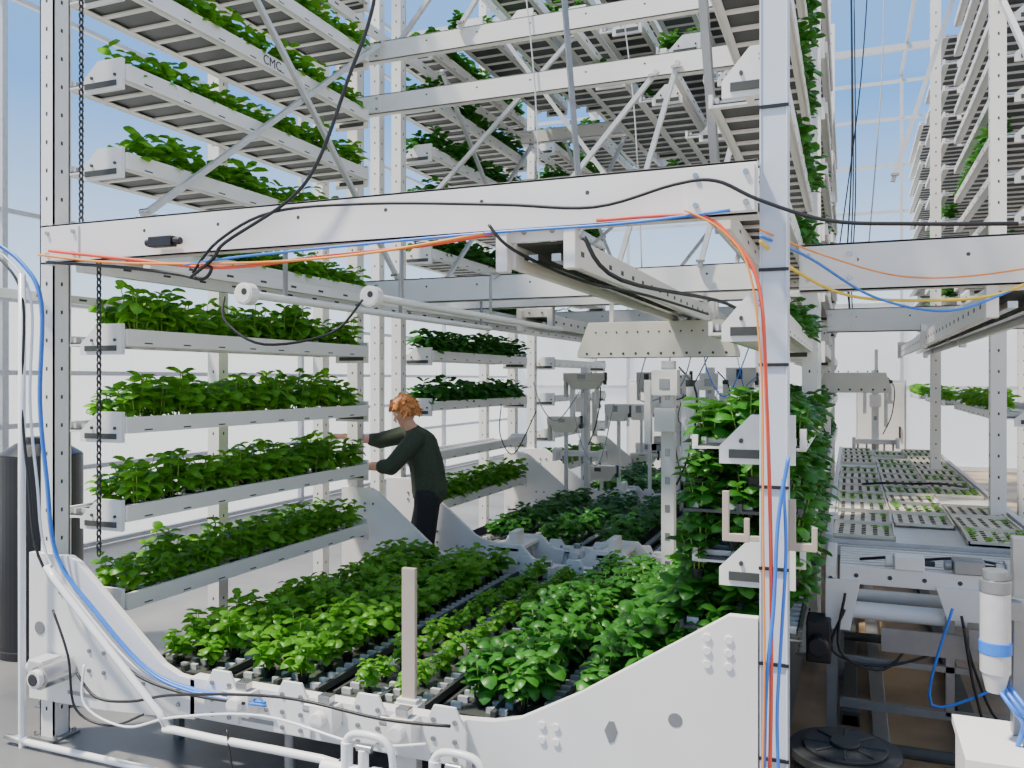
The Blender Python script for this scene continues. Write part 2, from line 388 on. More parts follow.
def lowtray(x,y,z,label):
    add('grow_tray',LF,None,loc=(x,y,z),label=label,cat='grow tray',group='grow trays along the trough')
TIERS=[.635+.485*i for i in range(11)]
plants=[]
def fill(x,y,z,kind,sc,pri,y0=-L/2,y1=L/2,prob=1,rows=(-.1,.12),dy=.18,jit=.015):
    t=y0+.08
    while t<y1-.04:
        for rx in rows:
            if random.random()<prob:
                plants.append((x+rx+random.uniform(-jit,jit),y+t+random.uniform(-.02,.02),z+.024,sc*random.uniform(.82,1.15),kind,pri))
        t+=dy
MY=[4.77,8.45,12.05]
nums=[]
LX=-3.91
for i,z in enumerate(TIERS):
    s=shelf(LX,MY[0],z,'long white grow shelf lined with bright green basil','grow shelves in the tower')
    if i==7: text('CMC',.09,s,(W/2+.0135,.0,.014),(math.pi/2,0,math.pi/2),DARK)
    fill(LX,MY[0],z,'b',[1.2,1.3,1.35,1.3,1.1,1.15,1.15,1.15,1.15,1,1][i],0 if i<4 else 2,y0=-L/2+.08,rows=(-.1,.12) if i<4 else (.02,.17),dy=.17)
for k,x in enumerate((-3.2,-2.62,-2.04)):
    lowtray(x,MY[0]-.02,.385,'low dark grow tray of bright green basil')
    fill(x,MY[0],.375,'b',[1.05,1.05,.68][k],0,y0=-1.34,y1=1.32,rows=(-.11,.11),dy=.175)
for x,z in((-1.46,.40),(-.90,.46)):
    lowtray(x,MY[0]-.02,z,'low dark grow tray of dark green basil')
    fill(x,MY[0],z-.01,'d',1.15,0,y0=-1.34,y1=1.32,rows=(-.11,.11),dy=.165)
# right tower module 1
arm=MB().box(.0,.04,-.2,0,.0,.05).box(.14,.18,-.2,0,.0,.05).mesh('bracket_arm',[WHITE])
for i,z in enumerate(TIERS):
    if i==0: continue
    s=shelf(-.40,MY[0]+.15,z,'white grow shelf with bracketed ends beside the column','grow shelves in the tower',sx=1 if i<3 else .7); nums.append((s,i+4))
    for c in s.children:
        if c.location.y<0: c.location.y-=.2; c.location.z+=.02; c.scale=(.95 if i<3 else 1.2,1,1.15)
    add('bracket_arm',arm,s,(0,-L/2,0))
for z in(.84,1.34): lowtray(-.43,MY[0]+.19,z,'dark grow tray buried in dark basil')
lowtray(-.68,MY[0]+.05,.58,'dark grow tray between trough and tower with dark basil')
z=.48
while z<1.68:
    t=(z-.48)/1.18
    left=-.55-.05*math.sin(t*math.pi)-.50*max(0,1-t/.45)**2
    right=-.27+.04*math.sin(t*math.pi)-.40*max(0,1-t/.38)**1.5
    n_=max(2,int((right-left)/.13)+1)
    rows=[left+(right-left)*q/(n_-1) for q in range(n_)]
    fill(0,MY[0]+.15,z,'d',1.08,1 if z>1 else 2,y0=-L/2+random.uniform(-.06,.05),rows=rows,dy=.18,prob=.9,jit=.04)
    z+=.135
for i in(3,4,5,6,7): fill(-.33,MY[0]+.1,TIERS[i],'d',.95,2,y0=-.3,rows=(.07,))
# modules 2 and 3
for mi_,y in((1,MY[1]),(2,MY[2])):
    for i,z in enumerate(TIERS[:10]):
        shelf(LX,y,z,'long white grow shelf of basil in a farther tower','grow shelves in the tower')
        if i in(1,) : continue
        if mi_==2 and i in(1,2,3): continue
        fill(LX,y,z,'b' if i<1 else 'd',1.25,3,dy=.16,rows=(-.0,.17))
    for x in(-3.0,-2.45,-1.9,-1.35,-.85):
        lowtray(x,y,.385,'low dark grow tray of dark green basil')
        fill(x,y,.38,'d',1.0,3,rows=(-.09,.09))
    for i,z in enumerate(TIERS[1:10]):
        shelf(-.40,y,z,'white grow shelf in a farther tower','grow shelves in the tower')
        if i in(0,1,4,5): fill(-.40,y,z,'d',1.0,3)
    for k,(x,z) in enumerate(((-3.35,5.15),(-2.85,5.15),(-2.35,5.1),(-1.85,4.95),(-1.35,4.7),(-.95,4.4),(-3.1,5.65),(-2.6,5.65),(-2.1,5.65),(-1.6,5.5),(-1.1,5.25),(-1.1,3.95),(-.95,3.5),(-1.5,4.3),(-2.0,4.5))):
        shelf(x,y,z,'grow shelf seen from below high between towers','grow shelves in the tower',sx=.85)
        if k%2==0: fill(x,y,z,'d',1.0,3,prob=.8,rows=(-.1,.12))
# towers in next bay
for y in MY[1:]+[15.6]:
    for i,z in enumerate([1.605+.3*q for q in range(15)]):
        if i in(1,2): continue
        shelf(1.22,y,z,'white grow shelf with dark underside in the next bay','grow shelves in the next bay')
        if i in(0,4,7): fill(1.22,y,z,'d' if i else 'b',.9,3,rows=(-.15,))
# ------------------------------------------------------------------ basil
def leaf(m,base,d,up,ln,wd,full,mi=0):
    d=d.normalized(); s=d.cross(up).normalized(); n=s.cross(d).normalized()
    st=[(0,.18,0),(.18,.8,.09),(.48,1,.14),(.8,.74,.04),(1,.12,-.12)] if full else [(0,.28,0),(.35,1,.12),(.75,.82,.05),(1,.13,-.12)]
    vs=[]
    for t,w_,hh in st:
        c=base+d*(ln*t)+n*(ln*hh)
        e=n*(ln*.06*w_)
        vs+=[c-s*(wd/2*w_)-e*1.6, c+e, c+s*(wd/2*w_)-e*1.6]
    fs=[]
    for i in range(len(st)-1):
        for k in(0,1): fs.append((i*3+k,i*3+k+1,(i+1)*3+k+1,(i+1)*3+k))
    m.add(vs,fs,mi)
def basil(m,o,sc,full,rnd,rot=0):
    o=Vector(o); ns=6 if full else 4
    for s_ in range(ns):
        a0=rot+2*math.pi*s_/ns+rnd.uniform(-.4,.4); lean=rnd.uniform(.01,.05)*sc
        base=o+Vector((math.cos(a0)*.018*sc,math.sin(a0)*.018*sc,.02*sc))
        top=base+Vector((math.cos(a0)*lean,math.sin(a0)*lean,rnd.uniform(.10,.185)*sc))
        if full: m.tube([base-Vector((0,0,.02*sc)),base.lerp(top,.5)+Vector((.003,0,0)),top],.0024*sc,n=4,res=1,mi=1)
        lv=4
        for l in range(lv):
            t=.34+.66*l/(lv-1); p=base.lerp(top,t)
            for q in range(2):
                a=a0+l*1.57+q*math.pi+rnd.uniform(-.3,.3)
                tilt=rnd.uniform(-.55,.35)+.35*(l==lv-1)
                dd=Vector((math.cos(a),math.sin(a),tilt))
                ln=((.072 if l in(1,2) else .053) if full else (.082 if l in(1,2) else .06))*sc*rnd.uniform(.75,1.2)
                leaf(m,p,dd,Vector((rnd.uniform(-.4,.4),rnd.uniform(-.4,.4),1)),ln,ln*.8,full)
pots=MB().cyl((0,0,0),(0,0,.035),.022,.03,n=10,mi=0).cyl((0,0,.0351),(0,0,.0355),.026,n=10,mi=1).mesh('pot',[BLACK,SOIL])
VAR={}
for kind,lm in(('b',LEAF),('d',LEAFD)):
    VAR[kind]=[]
    for i in range(7):
        m=MB(); basil(m,(0,0,0),1,True,random.Random(i*13+5)); VAR[kind].append(m.mesh('basil_foliage',[lm,STEM],True))
plants.sort(key=lambda p:(p[5], p[0]**2+p[1]**2))
ind=plants[:300]; rest=plants[300:]
for i,(x,y,z,sc,k,_) in enumerate(ind):
    o=add('basil_plant',random.choice(VAR[k]),None,(x,y,z),
      label='leafy bright green basil plant on a grow shelf' if k=='b' else 'dense dark green basil plant on a grow shelf',cat='basil plant',group='basil plants on grow shelves')
    o.scale=(sc,sc,sc*random.uniform(.9,1.15)); o.rotation_euler=(0,0,random.uniform(0,6.28))
    add('pot',pots,o)
rr=random.Random(3)
m=MB()
for (x,y,z,sc,k,_) in rest:
    n0=len(m.f); basil(m,(x,y,z),sc,False,rr,rr.uniform(0,6))
    if k=='d': m.m[n0:]=[1]*(len(m.f)-n0)
add('basil_foliage_mass',m.mesh('mass',[LEAF,LEAFD],True),label='many more basil plants filling the farther grow shelves',cat='basil plants',kind='stuff')
print('plants',len(plants))
for s,i in nums:
    text(str(199+i),.036,s,(.12,-L/2-.229,.1),(math.pi/2,0,0),DARK)
# ------------------------------------------------------------------ gantry rails
g=add('gantry_rail',None,label='double white slotted gantry rail hanging below the beams',cat='rail',group='gantry rails',loc=(-1.17,3.24,2.42))
m=MB()
for x in(-.14,.11): 
    m.box(x,x+.03,0,3.6,-.06,.06)
    y=.1
    while y<3.5: m.box(x-.001,x+.031,y,y+.05,-.012,.012,1); y+=.22
add('side_channel',m.mesh('sc',[WHITE,DGREY]),g,bevel=.003)
m=MB().box(-.11,.11,.02,3.58,.035,.045,1)
for x in(-.07,.03): m.box(x,x+.04,.05,3.55,-.03,.0)
add('slide_rail',m.mesh('sr',[CHROME,DGREY]),g)
m=MB().box(-.17,.17,-.03,-.015,.04,.12); m.prism([(-.17,-.08),(-.12,-.08),(-.12,.1),(-.17,.12)],-.07,-.015); m.prism([(.12,-.08),(.17,-.08),(.17,.12),(.12,.1)],-.07,-.015)
bolts(m,[(-.06,.08),(.06,.08)],-.03)
add('end_bracket',m.mesh('eb',[WHITE,GREY]),g,bevel=.004)
add('end_bracket',m.mesh('eb2',[WHITE,GREY]),g,(0,3.68,0),bevel=.004)
copy_thing(g,(.72,4.25,2.25)); copy_thing(g,(-1.17,7.1,2.42)); copy_thing(g,(.72,7.9,2.25)); copy_thing(g,(-2.6,7.1,2.42))
for (x,y,z,l) in((-2.93,3.6,2.35,3.2),(-2.40,3.97,2.35,3.2)):
    t=add('tube_sensor',None,label='long white tube with round end cap and black cable',cat='tube',group='long tubes under the beam',loc=(x,y,z))
    add('tube',MB().cyl((0,.02,0),(0,l,0),.022).mesh('tb',[PVC],False),t)
    add('end_cap',MB().cyl((0,-.04,0),(0,.02,0),.058,n=24).cyl((0,-.045,0),(0,-.04,0),.048,n=24,mi=0).cyl((0.01,-.047,0.01),(.01,-.044,.01),.018,n=12,mi=1).mesh('ec',[PVC,DARK]),t,bevel=.004)
    mm=MB()
    for yy in(.3,1.6,l-.2): mm.box(-.006,.006,yy,yy+.03,.02,.3)
    add('hanger',mm.mesh('hg',[GREY]),t)
# hoods
def hood(x0,x1,y,z0,z1,lab):
    c=(x0+x1)/2; hw=(x1-x0)/2
    h=add('perforated_hood',None,label=lab,cat='hood',group='perforated hoods',loc=(c,y,z0))
    m=MB().prism([(-hw,0),(hw,0),(hw,(z1-z0)*.15),(hw*.85,z1-z0),(-hw*.85,z1-z0),(-hw,(z1-z0)*.15)],0,.28)
    n=int(hw*2/.1)
    for i in range(n):
        m.cyl((-hw+.08+i*.1,-.003,.03),(-hw+.08+i*.1,.001,.03),.011,n=8,mi=1)
        m.cyl((-hw*.8+.03+i*.085,-.003,.2),(-hw*.8+.03+i*.085,.001,.2),.008,n=8,mi=1)
    add('hood_shell',m.mesh('hs',[CREAM,DGREY]),h,bevel=.004)
    m=MB()
    for s_ in(-.6,.6): m.box(s_*hw-.015,s_*hw+.015,.12,.15,z1-z0,z1-z0+.22)
    add('hanger',m.mesh('hg',[WHITE]),h)
hood(-2.05,-.8,6.55,2.08,2.36,'cream perforated hood hanging from the gantry')
hood(-.28,.36,8.6,1.78,1.97,'small cream hood hanging in the next bay')
# handling robots in the middle
def robot(x,y,s,lab,grip=True):
    r=add('handling_robot',None,label=lab,cat='machine',loc=(x,y,0),group='handling robots')
    m=MB().box(-.05,.05,-.05,.05,.0,2.05)
    for z in range(8): m.box(-.02,.02,-.052,-.049,.2+z*.22,.26+z*.22,1)
    add('mast',m.mesh('mast',[WHITE,GREY]),r,bevel=.005)
    m=MB().box(-.10,.10,-.17,-.05,1.78,1.98).box(-.04,.04,-.175,-.17,1.83,1.91,1).box(-.08,.08,-.17,-.06,1.5,1.68)
    m.box(.12,.17,-.12,-.04,1.2,1.75).box(-.17,-.12,-.12,-.04,1.4,1.9)
    add('drive_box',m.mesh('db',[WHITE,GREY]),r,bevel=.008)
    m=MB().cyl((.2,-.18,1.6),(.2,-.18,1.85),.03).cyl((.2,-.18,1.85),(.2,-.18,1.9),.035,mi=1).box(.16,.24,-.2,-.12,1.55,1.6)
    add('motor',m.mesh('mo',[WHITE,DARK]),r)
    if grip:
        m=MB().box(-.32,.32,-.2,-.14,.95,1.02).box(-.32,-.27,-.36,-.12,.9,1.05).box(.27,.32,-.36,-.12,.9,1.05).box(-.05,.05,-.14,-.05,.88,1.15,0)
        for i in range(5): m.cyl((-.24+i*.12,-.17,.85),(-.24+i*.12,-.17,1.0),.015,n=8,mi=1)
        add('gripper',m.mesh('gr',[WHITE,GREY]),r,bevel=.006)
    m=MB().tube([(.1,-.1,2.0),(.25,-.2,1.8),(.22,-.25,1.4),(.1,-.2,1.1)],.008); add('hose',m.mesh('ho',[BLACK],True),r)
    add('foot_plate',MB().box(-.15,.15,-.15,.15,0,.02).mesh('fp',[GREY]),r)
robot(-1.33,6.66,1,'white plant handling mast with drive box and gripper',False)
robot(-1.55,10.25,1,'white plant handling mast standing between troughs')
robot(-3.1,10.25,1,'white plant handling mast beside a growing tower')
robot(-1.3,14.0,1,'white plant handling mast near the cabinets')
robot(.35,13.8,1,'white plant handling mast in the next bay')
rq=random.Random(21)
for k in range(34):
    x=rq.uniform(-3.2,-.7); y=rq.choice([9.75,10.55,13.4,13.7,14.2]); h=rq.uniform(.6,2.0)
    a=add('machine_carriage',None,label='slim white machine carriage on a thin post',cat='machine carriage',group='machine carriages',loc=(x,y,0))
    add('post',MB().box(-.02,.02,-.02,.02,0,h).mesh('pt',[rq.choice([WHITE2,WHITE])]),a)
    w_=rq.uniform(.08,.3); hh=rq.uniform(.05,.16)
    m=MB().box(-w_,w_,-.12,.05,h,h+hh).prism([(-w_*.6,h-.1),(w_*.6,h-.1),(w_*.9,h),(-w_*.9,h)],-.1,.03).box(-w_*.3,w_*.1,-.125,-.12,h+.02,h+hh-.02,1)
    m.box(-w_,-w_+.03,-.1,.0,h-.2,h)
    add('carriage_body',m.mesh('cbod',[rq.choice([WHITE,WHITE,CREAM]),rq.choice([GREY,DGREY])]),a,bevel=.005)
    m=MB().cyl((w_,-.06,h-.05),(w_,-.06,h+.1),.022)
    add('motor',m.mesh('mt',[DGREY]),a)
# ------------------------------------------------------------------ cables, hoses
def cable(pts,r,mt,lab,name='cable',cat='cable',res=6):
    return add(name,MB().tube(pts,r,8,res).mesh(name,[mt],True),label=lab,cat=cat)
Yc=3.13
def on(y,l): return [(x,y,z) for x,z in l]
cable(on(Yc,[(-3.8,2.56),(-3.2,2.48),(-2.7,2.42),(-2.15,2.44),(-1.65,2.46),(-1.33,2.49)]),.008,RED,'red cable sagging along the cross beam')
cable(on(Yc-.02,[(-3.85,2.54),(-3.3,2.47),(-2.5,2.43),(-1.9,2.44),(-1.36,2.49)]),.006,ORANGE,'orange cable running along the cross beam')
cable(on(Yc-.01,[(-.9,2.51),(-.523,2.50),(-.39,2.40),(-.30,2.23),(-.275,1.83),(-.26,1.28),(-.26,.735),(-.27,.3)]),.007,RED,'red cable running down the steel column')
cable(on(Yc-.03,[(-.56,2.52),(-.43,2.44),(-.33,2.28),(-.29,1.9),(-.285,1.4),(-.28,.9),(-.29,.35)]),.004,ORANGE,'thin orange cable running down the steel column')
cable(on(Yc-.02,[(-.2,1.63),(-.235,1.4),(-.25,1.1),(-.275,.81),(-.285,.4)]),.007,BLUE,'blue hose fastened to the steel column',name='hose',cat='hose')
cable(on(Yc,[(-.22,1.55),(-.21,1.3),(-.225,1.0),(-.24,.7),(-.23,.4)]),.006,BLUE,'thin blue hose fastened to the steel column',name='hose',cat='hose')
cable(on(Yc-.02,[(-2.9,2.44),(-2.6,2.46),(-1.9,2.48),(-1.3,2.49),(-.8,2.49),(-.4,2.51)]),.006,BLUE,'blue cable lying along the cross beam')
cable(on(Yc-.03,[(-2.85,2.38),(-2.72,2.46),(-2.65,2.53),(-2.31,2.69),(-2.15,2.85),(-2.0,3.18),(-1.86,3.54),(-1.8,4.2)]),.008,BLACK,'black cable rising steeply above the beam')
cable(on(Yc-.02,[(-2.85,2.40),(-2.7,2.54),(-2.4,2.65),(-1.9,2.65),(-1.3,2.6),(-.907,2.56),(-.6,2.62),(-.45,2.62),(-.3,2.54),(-.07,2.45),(.2,2.42),(.5,2.40)]),.007,BLACK,'black cable draped across the cross beam')
cable(on(Yc-.01,[(-3.8,2.5),(-3.3,2.45),(-2.95,2.40),(-2.8,2.37),(-2.75,2.42),(-2.82,2.45)]),.008,BLACK,'black cable looping under the beam')
cable([(-3.0,3.5,2.33),(-2.95,3.45,2.2),(-2.75,3.5,2.08),(-2.55,3.8,2.15),(-2.42,3.9,2.33)],.007,BLACK,'black cable drooping between two tube end caps')
cable([(-1.34,3.1,2.52),(-1.25,3.15,2.42),(-1.1,3.6,2.34),(-.95,4.3,2.33),(-.8,5.2,2.3)],.007,BLACK,'black cable running along the gantry rail')
cable([(-.3,3.17,2.4),(-.2,3.5,2.33),(0,4.0,2.27),(.3,4.12,2.25),(.6,4.12,2.27),(.9,4.1,2.42)],.007,YEL,'yellow cable sagging below the beam')
cable([(-.3,3.17,2.42),(-.15,3.5,2.38),(.1,4.0,2.26),(.4,4.1,2.2),(.68,4.12,2.3)],.006,BLUE,'blue cable sagging below the beam')
cable([(-.3,3.15,2.44),(-.1,3.6,2.4),(.2,4.1,2.36),(.5,4.12,2.35),(.9,4.1,2.4)],.004,ORANGE,'orange cable sagging below the beam')
for k,(px,pm) in enumerate(((0,BLUE),(.03,BLUE),(-.03,PVC),(.055,BLUE),(-.055,BLACK))):
    cable([(x+px,Yc+.04-.014*k,z) for x,z in((-4.35,2.68),(-4.06,2.52),(-3.91,2.3),(-3.92,1.79),(-3.87,1.38),(-3.8,1.0),(-3.53,.74),(-3.2,.5),(-2.88,.43),(-2.5,.43))],.007,pm,
     ['bright blue hose running down to the base frame','second blue hose along the column','white hose clipped along the column','third blue hose following the base plate','black hose clipped along the column'][k],name='hose',cat='hose')
cable([(-.95,3.12,2.45),(-.85,3.3,2.3),(-.6,4.5,2.3),(-.5,5.2,2.2),(-.52,5.4,2.1),(-.62,5.45,2.2),(-.55,5.3,2.28)],.009,BLACK,'black cable loop at the rail end')
for x,y in((.02,12),(.05,12.1),(.0,9.9)):
    cable([(x,y,7),(x+.02,y,4.5),(x-.03,y,3.2),(x,y,2.6)],.008,BLACK,'thin dark cable hanging from the roof')
for (x0,y0,z0,x1,y1,z1,c) in((-1.2,7.5,6,-.6,7.5,3.2,BLACK),(-1.9,7.0,5.8,-1.6,6.9,2.8,WHITE2),(.2,9,6.5,-.1,9,3.2,BLACK),(-2.4,6.1,5.5,-2.2,6.1,2.8,WHITE2),(.3,8.5,6.5,.15,8.5,3.0,WHITE2)):
    cable([(x0,y0,z0),((x0+x1)/2+.05,y0,(z0+z1)/2),(x1,y1,z1)],.006,c,'thin cable strung between overhead struts')
cable([(-3.55,3.08,.45),(-3.4,3.06,.36),(-3.2,3.08,.36),(-2.9,3.06,.44),(-2.3,3.04,.52),(-1.8,3.04,.5),(-1.5,3.08,.50)],.007,BLACK,'black cable lying along the base bar')
cable([(-3.5,3.08,.5),(-3.45,3.04,.32),(-3.2,3.05,.25),(-2.9,3.05,.34),(-2.4,3.05,.42),(-1.9,3.04,.38),(-1.6,3.06,.42)],.006,PVC,'white cable hanging along the base bar')
cable([(-3.7,3.07,.75),(-3.55,3.03,.55),(-3.5,3.03,.3),(-3.3,3.05,.24),(-3.1,3.06,.32)],.006,BLACK,'black cable drooping below the base plate')
cable([(-2.6,3.05,.33),(-2.5,3.0,.12),(-2.3,3.0,.03),(-2.1,3.0,.1),(-2.0,3.05,.3)],.005,BLACK,'thin black cable looping down to the floor')
cable([(-1.35,3.2,.28),(-1.1,3.16,.1),(-.7,3.15,.3),(-.55,3.17,.42)],.006,BLACK,'thin black cable across the side plate')
rc=random.Random(9)
for k in range(12):
    x=rc.uniform(-2.8,-.8); y=rc.choice([6.75,6.8,10.3,10.35]); z=rc.uniform(1.5,2.4)
    cable([(x,y,z),(x+rc.uniform(-.1,.1),y,z-rc.uniform(.2,.4)),(x+rc.uniform(.1,.3),y,z-rc.uniform(.3,.5)),(x+rc.uniform(.3,.5),y,z-rc.uniform(-.1,.1))],.005,rc.choice([BLACK,GREY,BLUE,PVC]),'cable drooping between handling machines')
# pvc pipes
cable([(-3.98,3.12,2.45),(-3.98,3.12,.1),(-3.96,3.12,.045),(-3.9,3.12,.03),(-1.2,3.12,.03)],.018,PVC,'white plastic drain pipe running down and along the floor',name='drain_pipe',cat='pipe',res=2)
cable([(-3.75,3.1,.95),(-3.7,3.08,.9),(-3.0,3.06,.34),(-2.9,3.05,.28),(-2.1,3.05,.28),(-1.95,3.05,.25),(-1.85,3.05,.24),(-1.3,3.05,.24)],.018,PVC,'white plastic pipe following the base frame slope',name='drain_pipe',cat='pipe',res=3)
v=add('valve_assembly',None,label='white plastic valve and fittings on the drain pipe',cat='valve',loc=(-1.95,3.02,.27))
add('tee_fitting',MB().cyl((-.12,0,0),(.12,0,0),.028).cyl((0,0,0),(0,0,.12),.025).cyl((.12,0,0),(.18,0,.0),.034).mesh('tf',[PVC]),v,bevel=.002)
add('valve_body',MB().cyl((.08,0,.0),(.08,-.0,.1),.022).cyl((.05,0,.105),(.12,0,.105),.015,mi=1).mesh('vb',[PVC,CHROME]),v,bevel=.002)
add('elbow',MB().tube([(0,0,.1),(0,0,.13),(.04,0,.16),(.15,0,.16),(.2,0,.13),(.22,0,.05),(.22,0,-.2)],.016).mesh('el',[PVC],True),v)
v2=copy_thing(v,(-1.55,3.04,.25))
mo=add('drive_motor',None,label='silver cylindrical drive motor bolted to the base frame',cat='motor',loc=(-3.74,3.16,.42))
add('motor_body',MB().cyl((0,-.14,0),(0,.03,0),.06,n=24).cyl((0,-.17,0),(0,-.14,0),.045,n=24,mi=1).cyl((0,-.175,0),(0,-.17,0),.03,n=24,mi=2).mesh('mb',[CHROME,WHITE,DARK]),mo,bevel=.004)
add('gearbox',MB().box(-.14,-.04,-.09,.03,-.06,.06).cyl((-.16,-.03,0),(-.2,-.03,0),.03).mesh('gb',[WHITE2]),mo,bevel=.008)
po=add('guide_post',None,label='flat beige guide post standing on the base frame',cat='post',loc=(-1.83,3.34,.22))
add('post_blade',MB().box(-.034,.034,-.012,.012,.12,.84).mesh('pb',[BEIGE]),po,bevel=.004)
add('post_socket',MB().box(-.05,.05,-.03,.03,-.22,.26).box(-.06,.06,-.035,.035,.2,.24).mesh('ps',[WHITE]),po,bevel=.004)
for (x,z,sg) in((-.40,1.38,1),(-.16,1.36,-1)):
    hb=add('hook_bracket',None,label='grey beige U shaped hook bracket bolted to the column',cat='bracket',loc=(x,3.3,z))
    m=MB().prism([(-.05,-.09),(.05,-.09),(.05,.0),(.03,.0),(.03,-.06),(-.025,-.06),(-.025,.1),(-.05,.1)],-.03,-.01)
    m.box(min(.03*sg,.10*sg),max(.03*sg,.10*sg),-.028,-.012,-.085,-.065)
    add('hook_plate',m.mesh('hp',[BEIGE]),hb,bevel=.003)
jb=add('cable_connector',None,label='black plug connector fixed on the cross beam',cat='connector',loc=(-3.05,3.13,2.56))
add('connector_body',MB().box(-.07,.07,-.025,.02,-.025,.025).cyl((.07,0,0),(.11,0,0),.018).cyl((-.07,0,0),(-.1,0,0),.018).mesh('cbd',[BLACK]),jb,bevel=.004)
# chains
def chain(x,y,z0,z1,lab):
    m=MB(); z=z0; i=0
    while z>z1:
        pts=[]
        for k in range(9):
            t=2*math.pi*k/8; a=.011*math.cos(t); bb=.021*math.sin(t)
            pts.append((x+a,y,z+bb) if i%2 else (x,y+a,z+bb))
        m.tube(pts,.0055,4,1); z-=.033; i+=1
    add('hanging_chain',m.mesh('ch',[DARK],True),label=lab,cat='chain',group='drive chains')
chain(-3.68,3.22,4.9,2.7,'dark steel drive chain hanging beside the column')
chain(-3.58,3.24,2.5,1.0,'dark steel drive chain hanging in front of shelves')
# ------------------------------------------------------------------ tank and drum
t=add('storage_tank',None,label='tall smooth black plastic tank on the floor',cat='tank',loc=(-5.3,4.3,0))
m=MB().cyl((0,0,0),(0,0,1.38),.27,n=48)
m.cyl((0,0,.0),(0,0,.06),.275,n=48)
m.cyl((0,0,1.38),(0,0,1.46),.27,.15,n=48)
add('tank_body',m.mesh('tk',[TANK],False),t,bevel=.01); add('tank_lid',MB().cyl((0,0,1.46),(0,0,1.5),.1,n=24).mesh('tl',[BLACK]),t)
d=add('lidded_drum',None,label='black plastic drum with ribbed round lid',cat='drum',loc=(-.02,3.85,0))
add('drum_body',MB().cyl((0,0,0),(0,0,.3),.19,.21,n=40).mesh('dr',[BLACK]),d,bevel=.005)
m=MB().cyl((0,0,.3),(0,0,.34),.225,n=40).cyl((0,0,.34),(0,0,.355),.17,n=40).cyl((0,0,.355),(0,0,.37),.06,n=24)
for k in range(8):
    a=k*math.pi/4; m.bar((.07*math.cos(a),.07*math.sin(a),.357),(.16*math.cos(a),.16*math.sin(a),.357),.012,.012)
add('drum_lid',m.mesh('dl',[DARK]),d,bevel=.004)
# ------------------------------------------------------------------ right side bench & machinery
bn=add('seedling_bench',None,label='long metal bench carrying trays of small seedlings',cat='bench',loc=(.46,8.8,0))
m=MB()
for x in(-.60,.58): m.box(x,x+.04,-3.3,4,.84,.96)
for y in(-3.3,-1.5,0,1.5,3): m.box(-.58,.58,y,y+.04,.84,.9)
m.box(-.58,.58,-3.25,3.95,.9,.925,0)
for k in range(12): m.box(-.602,-.6,-3+k*.55,-2.8+k*.55,.88,.92,1)
add('bench_frame',m.mesh('bfm',[WHITE2,DGREY]),bn,bevel=.004)
for y in(-3,-.5,2,3.9):
    for x in(-.52,.52): add('leg',MB().box(x-.025,x+.025,y-.025,y+.025,0,.84).box(x-.05,x+.05,y-.05,y+.05,0,.01).mesh('leg',[GREY]),bn)
def tray_meshes():
    m=MB().box(-.18,.18,-.26,.26,0,.012).box(-.18,-.17,-.26,.26,0,.03).box(.17,.18,-.26,.26,0,.03).box(-.18,.18,-.26,-.25,0,.03).box(-.18,.18,.25,.26,0,.03)
    for i in range(5):
        for j in range(7): 
            m.box(-.147+i*.067,-.121+i*.067,-.227+j*.07,-.201+j*.07,.012,.016,1)
    t=m.mesh('seed_tray',[TRAYC,SOIL])
    out=[]
    for v_ in range(3):
        g_=MB(); rn=random.Random(v_)
        for i in range(5):
            for j in range(7):
                if rn.random()<.12+.28*v_:
                    c=Vector((-.134+i*.067,-.214+j*.07,.012))
                    for k in range(4):
                        a=rn.uniform(0,6.3); leaf(g_,c+Vector((0,0,.014)),Vector((math.cos(a),math.sin(a),.4)),Vector((0,0,1)),.034,.028,False)
        out.append(g_.mesh('seedlings',[LEAF],True))
    return t,out
TT,SD=tray_meshes(); q=0
rs=random.Random(4)
for j in range(13):
    for i in range(3):
        if rs.random()<.08: continue
        s=add('seedling_tray',TT,None,(.085+i*.375+rs.uniform(-.004,.004),5.85+j*.55+rs.uniform(-.01,.01),.926),label='shallow cream tray with rows of small green seedlings',cat='seedling tray',group='seedling trays on the bench')
        s.rotation_euler=(0,0,rs.uniform(-.03,.03))
        add('seedlings',SD[rs.choice([0,0,0,1,2])],s,kind='stuff')
tm=add('tray_conveyor',None,label='white tray transfer conveyor with rollers and side plates',cat='conveyor',loc=(.45,5.1,0))
m=MB()
for x in(-.57,.5): m.box(x,x+.05,-.35,.3,.72,.93); bolts(m,[(x+.025,.86),(x+.025,.78)],-.35)
m.box(-.5,.5,-.36,-.32,.84,.93)
y=-.28
while y<.28: m.box(-.5,.5,y,y+.03,.9,.92); y+=.07
for k in range(6): m.cyl((-.42+k*.16,-.364,.885),(-.42+k*.16,-.358,.885),.012,n=10,mi=1)
m.prism([(-.57,.6),(-.45,.6),(-.40,.86),(-.57,.86)],-.38,-.36)
m.prism([(.0,.7),(.25,.7),(.3,.86),(-.05,.86)],-.38,-.36)
add('side_plate',m.mesh('tsp',[WHITE,DGREY]),tm,bevel=.004)
m=MB().cyl((-.5,-.25,.68),(.1,-.25,.68),.045,n=20).cyl((-.45,0,.7),(.5,0,.7),.035,n=20)
add('roller',m.mesh('rol',[PVC],False),tm)
m=MB()
for x in(-.54,.52):
    for y in(-.3,.25): m.box(x-.025,x+.025,y-.03,y+.03,0,.74)
m.box(-.5,.5,-.32,-.28,.18,.22).box(-.5,.5,-.32,-.29,.42,.45).box(.0,.04,-.32,-.29,.2,.7).box(-.3,.3,-.34,-.32,.5,.62).box(.1,.45,-.36,-.34,.56,.66)
add('leg_frame',m.mesh('lf',[GREY]),tm)
m=MB().box(-.66,-.54,-.5,-.3,.45,.66).cyl((-.6,-.5,.55),(-.6,-.58,.55),.05)
